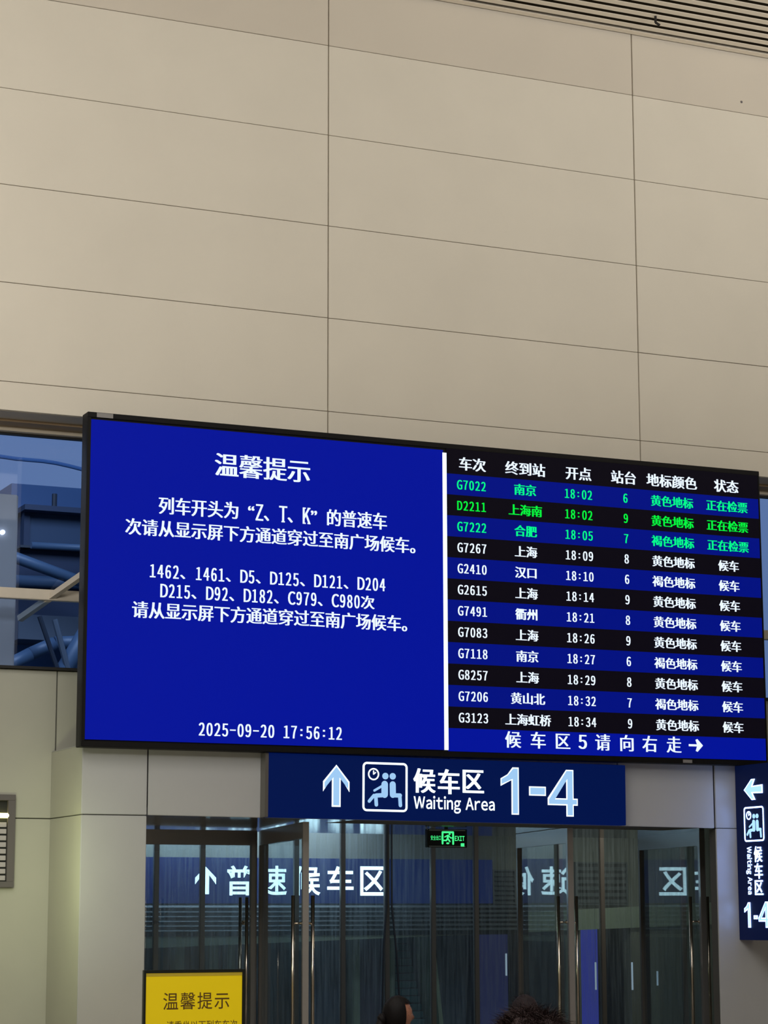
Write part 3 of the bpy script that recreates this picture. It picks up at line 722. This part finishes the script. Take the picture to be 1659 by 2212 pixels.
br = tag(MB().tube((5.36, 1.0, 4.475), (5.80, .12, 4.868), .036, 4).obj('diagonal_brace', M['white_steel']), 'cream steel brace slanting across the window transom up to the board', 'brace')
tl_ = tag(MB().tube((5.255, 1.27, 5.30), (5.255, 1.302, 5.30), .022, 10).obj('lamp_glint', M['glint_white']), 'tiny glowing white disc standing for a lamp reflection, on the pale slab', 'lamp')  # lamp reflection in the window, built as a glowing disc
bx('far_ground', M['bld_grey'], struct('trim_3'), -30, 40, 9.5, 40, -.3, -.05)

# ================================================================ PEOPLE
def skin_mesh(name, pts, edges, radii, m, parent, sub=2):
    me = bpy.data.meshes.new(name); me.from_pydata(pts, edges, []); me.update()
    o = link(name, me, m, parent)
    sk = o.modifiers.new('skin', 'SKIN'); sk.use_smooth_shade = True
    for i, r in enumerate(radii): me.skin_vertices[0].data[i].radius = r if isinstance(r, tuple) else (r, r)
    me.skin_vertices[0].data[0].use_root = True
    s = o.modifiers.new('sub', 'SUBSURF'); s.levels = sub; s.render_levels = sub
    return o
def head_mesh(hh, hair_fn=None):
    """head shaped from a sphere, face to +x; height hh, centre at origin"""
    bm = bmesh.new(); bmesh.ops.create_uvsphere(bm, u_segments=40, v_segments=32, radius=1)
    for v in bm.verts:
        x, y, z = v.co
        X = x*.415; Yy = y*.335; Z = z*.5
        jaw = max(0, -z-.1)
        Yy *= 1-.42*jaw; X *= 1-.12*jaw
        if x < 0 and z < 0: X *= 1+.45*z*(-x)
        if x > 0:
            g = lambda cy, cz, sy, sz: math.exp(-((y-cy)/sy)**2-((z-cz)/sz)**2)
            X += x*.085*g(0, -.16, .13, .16)+x*.035*g(0, -.02, .09, .22)
            X -= x*.045*(g(.36, .04, .2, .12)+g(-.36, .04, .2, .12))
            X += x*.03*g(0, -.72, .3, .16)+x*.02*g(0, .22, .6, .12)
        v.co = (X*hh, Yy*hh, Z*hh)
    me = bpy.data.meshes.new('head'); bm.to_mesh(me); bm.free()
    for p in me.polygons: p.use_smooth = True
    return me
def hair_cap(hh, cover, puff, seed, amp=.02, low=-.55):
    rnd = random.Random(seed); ph = [rnd.uniform(0, 6) for _ in range(6)]
    bm = bmesh.new(); bmesh.ops.create_uvsphere(bm, u_segments=56, v_segments=44, radius=1)
    dead = []
    for v in bm.verts:
        x, y, z = v.co
        n_ = amp*(math.sin(9*y+ph[0]+3*z)+math.sin(13*x+ph[1]+5*z)*.7+math.sin(21*y+ph[2])*.5)
        k = puff+n_
        v.co = (x*.425*hh*k-.012*hh, y*.355*hh*k, z*.515*hh*k+.005*hh)
        line_ = cover+.0*z
        if x > .25 and z < line_ or z < low: dead.append(v)
    bmesh.ops.delete(bm, geom=dead, context='VERTS')
    me = bpy.data.meshes.new('hair'); bm.to_mesh(me); bm.free()
    for p in me.polygons: p.use_smooth = True
    return me
def strands(hh, n_, length, seed, low, puff, curl=.4):
    rnd = random.Random(seed); V = []; F = []
    for i in range(n_):
        th = rnd.uniform(0, 2*PI); z = rnd.uniform(low, 1); s = math.sqrt(1-z*z); x, y = s*math.cos(th), s*math.sin(th)
        if x > .3 and z < .35: continue
        p = Vector((x*.425*hh*puff, y*.355*hh*puff, z*.515*hh*puff)); nrm = Vector((x, y, z))
        d = (nrm*curl+Vector((rnd.uniform(-.6, .6), rnd.uniform(-.6, .6), rnd.uniform(-.5, .35)))).normalized()
        side = d.cross(Vector((rnd.random(), rnd.random(), rnd.random()))).normalized()*hh*.0025; L_ = length*rnd.uniform(.5, 1.2)
        b = len(V); p2 = p+d*L_*.55; p3 = p2+(d+Vector((0, 0, -.5))).normalized()*L_*.45
        V += [tuple(p-side), tuple(p+side), tuple(p2+side*.8), tuple(p2-side*.8), tuple(p3)]
        F += [(b, b+1, b+2, b+3), (b+3, b+2, b+4)]
    me = bpy.data.meshes.new('hair_strands'); me.from_pydata(V, [], F); me.update(); return me
def person(name, x, y, top, face, label, hair_m, top_m, bottom_m, style, hh, seed):
    """standing figure, crown at height top; face = heading of the face"""
    H = top; k = H/7.4*1.0
    t = thing(name, (x, y, 0), label, 'person', rz=face)
    k = (H-hh)/6.5
    P = lambda a, b, c: (a*k, b*k, c*k)
    sh = 1.0
    pts = [P(0, 0, 3.75), P(0, 0, 4.6), P(.02, 0, 5.45), P(0, 0, 6.05), P(.05, 0, 6.75)]
    ed = [(0, 1), (1, 2), (2, 3), (3, 4)]; rad = [(.52*k, .72*k), (.46*k, .62*k), (.5*k, .8*k), (.3*k, .55*k), .25*k]
    rad = [(a if isinstance(a, tuple) else (a, a)) for a in rad]; rad = [(min(a), min(a)*1.25) for a in rad]
    for s in (-1, 1):
        b = len(pts)
        pts += [P(0, s*.95, 5.75), P(-.12, s*1.12, 4.55), P(.15, s*1.15, 3.55), P(.25, s*1.12, 3.25)]
        ed += [(3, b), (b, b+1), (b+1, b+2), (b+2, b+3)]; rad += [(.27*k,)*2, (.2*k,)*2, (.13*k,)*2, (.15*k,)*2]
        for j in range(5):
            c = len(pts); fy = s*(1.02+.05*j); ln = (.28, .38, .42, .38, .3)[j]
            pts += [P(.18+.07*j, fy+.02*s, 3.05), P(.24+.06*j, fy, 3.05-ln)]
            ed += [(b+3, c), (c, c+1)]; rad += [(.05*k,)*2, (.038*k,)*2]
        b = len(pts)
        pts += [P(0, s*.42, 3.3), P(.04, s*.42, 1.95), P(-.05, s*.42, .35), P(.55, s*.48, .14)]
        ed += [(0, b), (b, b+1), (b+1, b+2), (b+2, b+3)]; rad += [(.42*k,)*2, (.3*k,)*2, (.17*k,)*2, (.13*k,)*2]
    skin_mesh('body', pts, ed, rad, M['skin'], t, 2)
    # clothing follows the same skeleton, a little wider
    tp = [P(0, 0, 3.45), P(0, 0, 4.6), P(.02, 0, 5.45), P(0, 0, 6.05)]
    te = [(0, 1), (1, 2), (2, 3)]; trd = [(.66*k,)*2, (.62*k,)*2, (.66*k,)*2, (.42*k,)*2]
    for s in (-1, 1):
        b = len(tp); tp += [P(0, s*.95, 5.75), P(-.12, s*1.12, 4.55), P(.13, s*1.15, 3.65)]
        te += [(3, b), (b, b+1), (b+1, b+2)]; trd += [(.36*k,)*2, (.28*k,)*2, (.2*k,)*2]
    skin_mesh('jacket', tp, te, trd, top_m, t, 2)
    tp = [P(0, 0, 3.8)]; te = []; trd = [(.58*k,)*2]
    for s in (-1, 1):
        b = len(tp); tp += [P(0, s*.42, 3.2), P(.04, s*.42, 1.95), P(-.04, s*.42, .4)]
        te += [(0, b), (b, b+1), (b+1, b+2)]; trd += [(.5*k,)*2, (.38*k,)*2, (.26*k,)*2]
    skin_mesh('trousers', tp, te, trd, bottom_m, t, 2)
    zc = H-.515*hh
    hd = link('head', head_mesh(hh), M['skin'], t); hd.location = (.05*k+.03*hh, 0, zc)
    for s in (-1, 1):
        MB().tube((.33*hh, s*.115*hh, .015*hh), (.372*hh, s*.115*hh, .015*hh), .03*hh, 12, .012*hh).obj('eye', M['eye'], hd)
        b = bmesh.new(); bmesh.ops.create_uvsphere(b, u_segments=14, v_segments=10, radius=1)
        for v in b.verts: v.co = (v.co.x*.075*hh-.02*hh, v.co.y*.03*hh+s*.335*hh, v.co.z*.12*hh-.03*hh)
        me = bpy.data.meshes.new('ear'); b.to_mesh(me); b.free(); link('ear', me, M['skin'], hd)
    MB().tube((.34*hh, -.07*hh, -.255*hh), (.34*hh, .07*hh, -.255*hh), .028*hh, 10).obj('lips', M['lip'], hd)
    hr = link('hair', hair_cap(hh, .55, style['puff'], seed, style['amp'], style['low']), hair_m, hd)
    link('hair_strands', strands(hh, style['n'], style['len']*hh, seed, style['low'], style['puff'], style.get('curl', .4)), hair_m, hd, kind='stuff')
    if style.get('bun'):
        b = bmesh.new(); bmesh.ops.create_uvsphere(b, u_segments=24, v_segments=18, radius=1)
        for v in b.verts:
            w = 1+.05*math.sin(8*v.co.x+5*v.co.z)
            v.co = (v.co.x*.13*hh*w-.50*hh, v.co.y*.13*hh*w, v.co.z*.17*hh*w-.10*hh)
        me = bpy.data.meshes.new('bun'); b.to_mesh(me); b.free()
        for p in me.polygons: p.use_smooth = True
        link('bun', me, hair_m, hd)
        tail = bpy.data.meshes.new('ponytail')
        MBt = MB().tube((-.52*hh, 0, -.12*hh), (-.66*hh, 0, -.55*hh), .11*hh, 14, .13*hh).tube((-.66*hh, 0, -.55*hh), (-.66*hh, 0, -1.15*hh), .13*hh, 14, .04*hh)
        MBt.obj('ponytail', hair_m, hd, smooth=True)
    return t
YAW = math.radians(24.1)
person('person', 5.524, -6.8, 1.388, -YAW+.45, 'black-haired person in profile facing right, hair tied in a low ponytail', M['hair_black'], M['cloth_dark'], M['cloth_navy'],
       dict(puff=1.05, amp=.006, low=-.6, n=500, len=.10, bun=True, curl=.1), .205, 3)
person('person', 6.10, -7.3, 1.400, PI/2-YAW+.3, 'person with faded dark hair, mostly hidden behind the nearest head', M['hair_grey'], M['cloth_navy'], M['cloth_dark'],
       dict(puff=1.04, amp=.01, low=-.5, n=900, len=.12, curl=.5), .225, 5)
person('person', 2.268, -14.68, 1.618, PI/2-YAW, 'nearest person, tousled dark brown hair seen from behind at the bottom edge', M['hair_brown'], M['cloth_dark'], M['cloth_dark'],
       dict(puff=1.22, amp=.035, low=-.5, n=22000, len=.16, curl=.22), .25, 9)
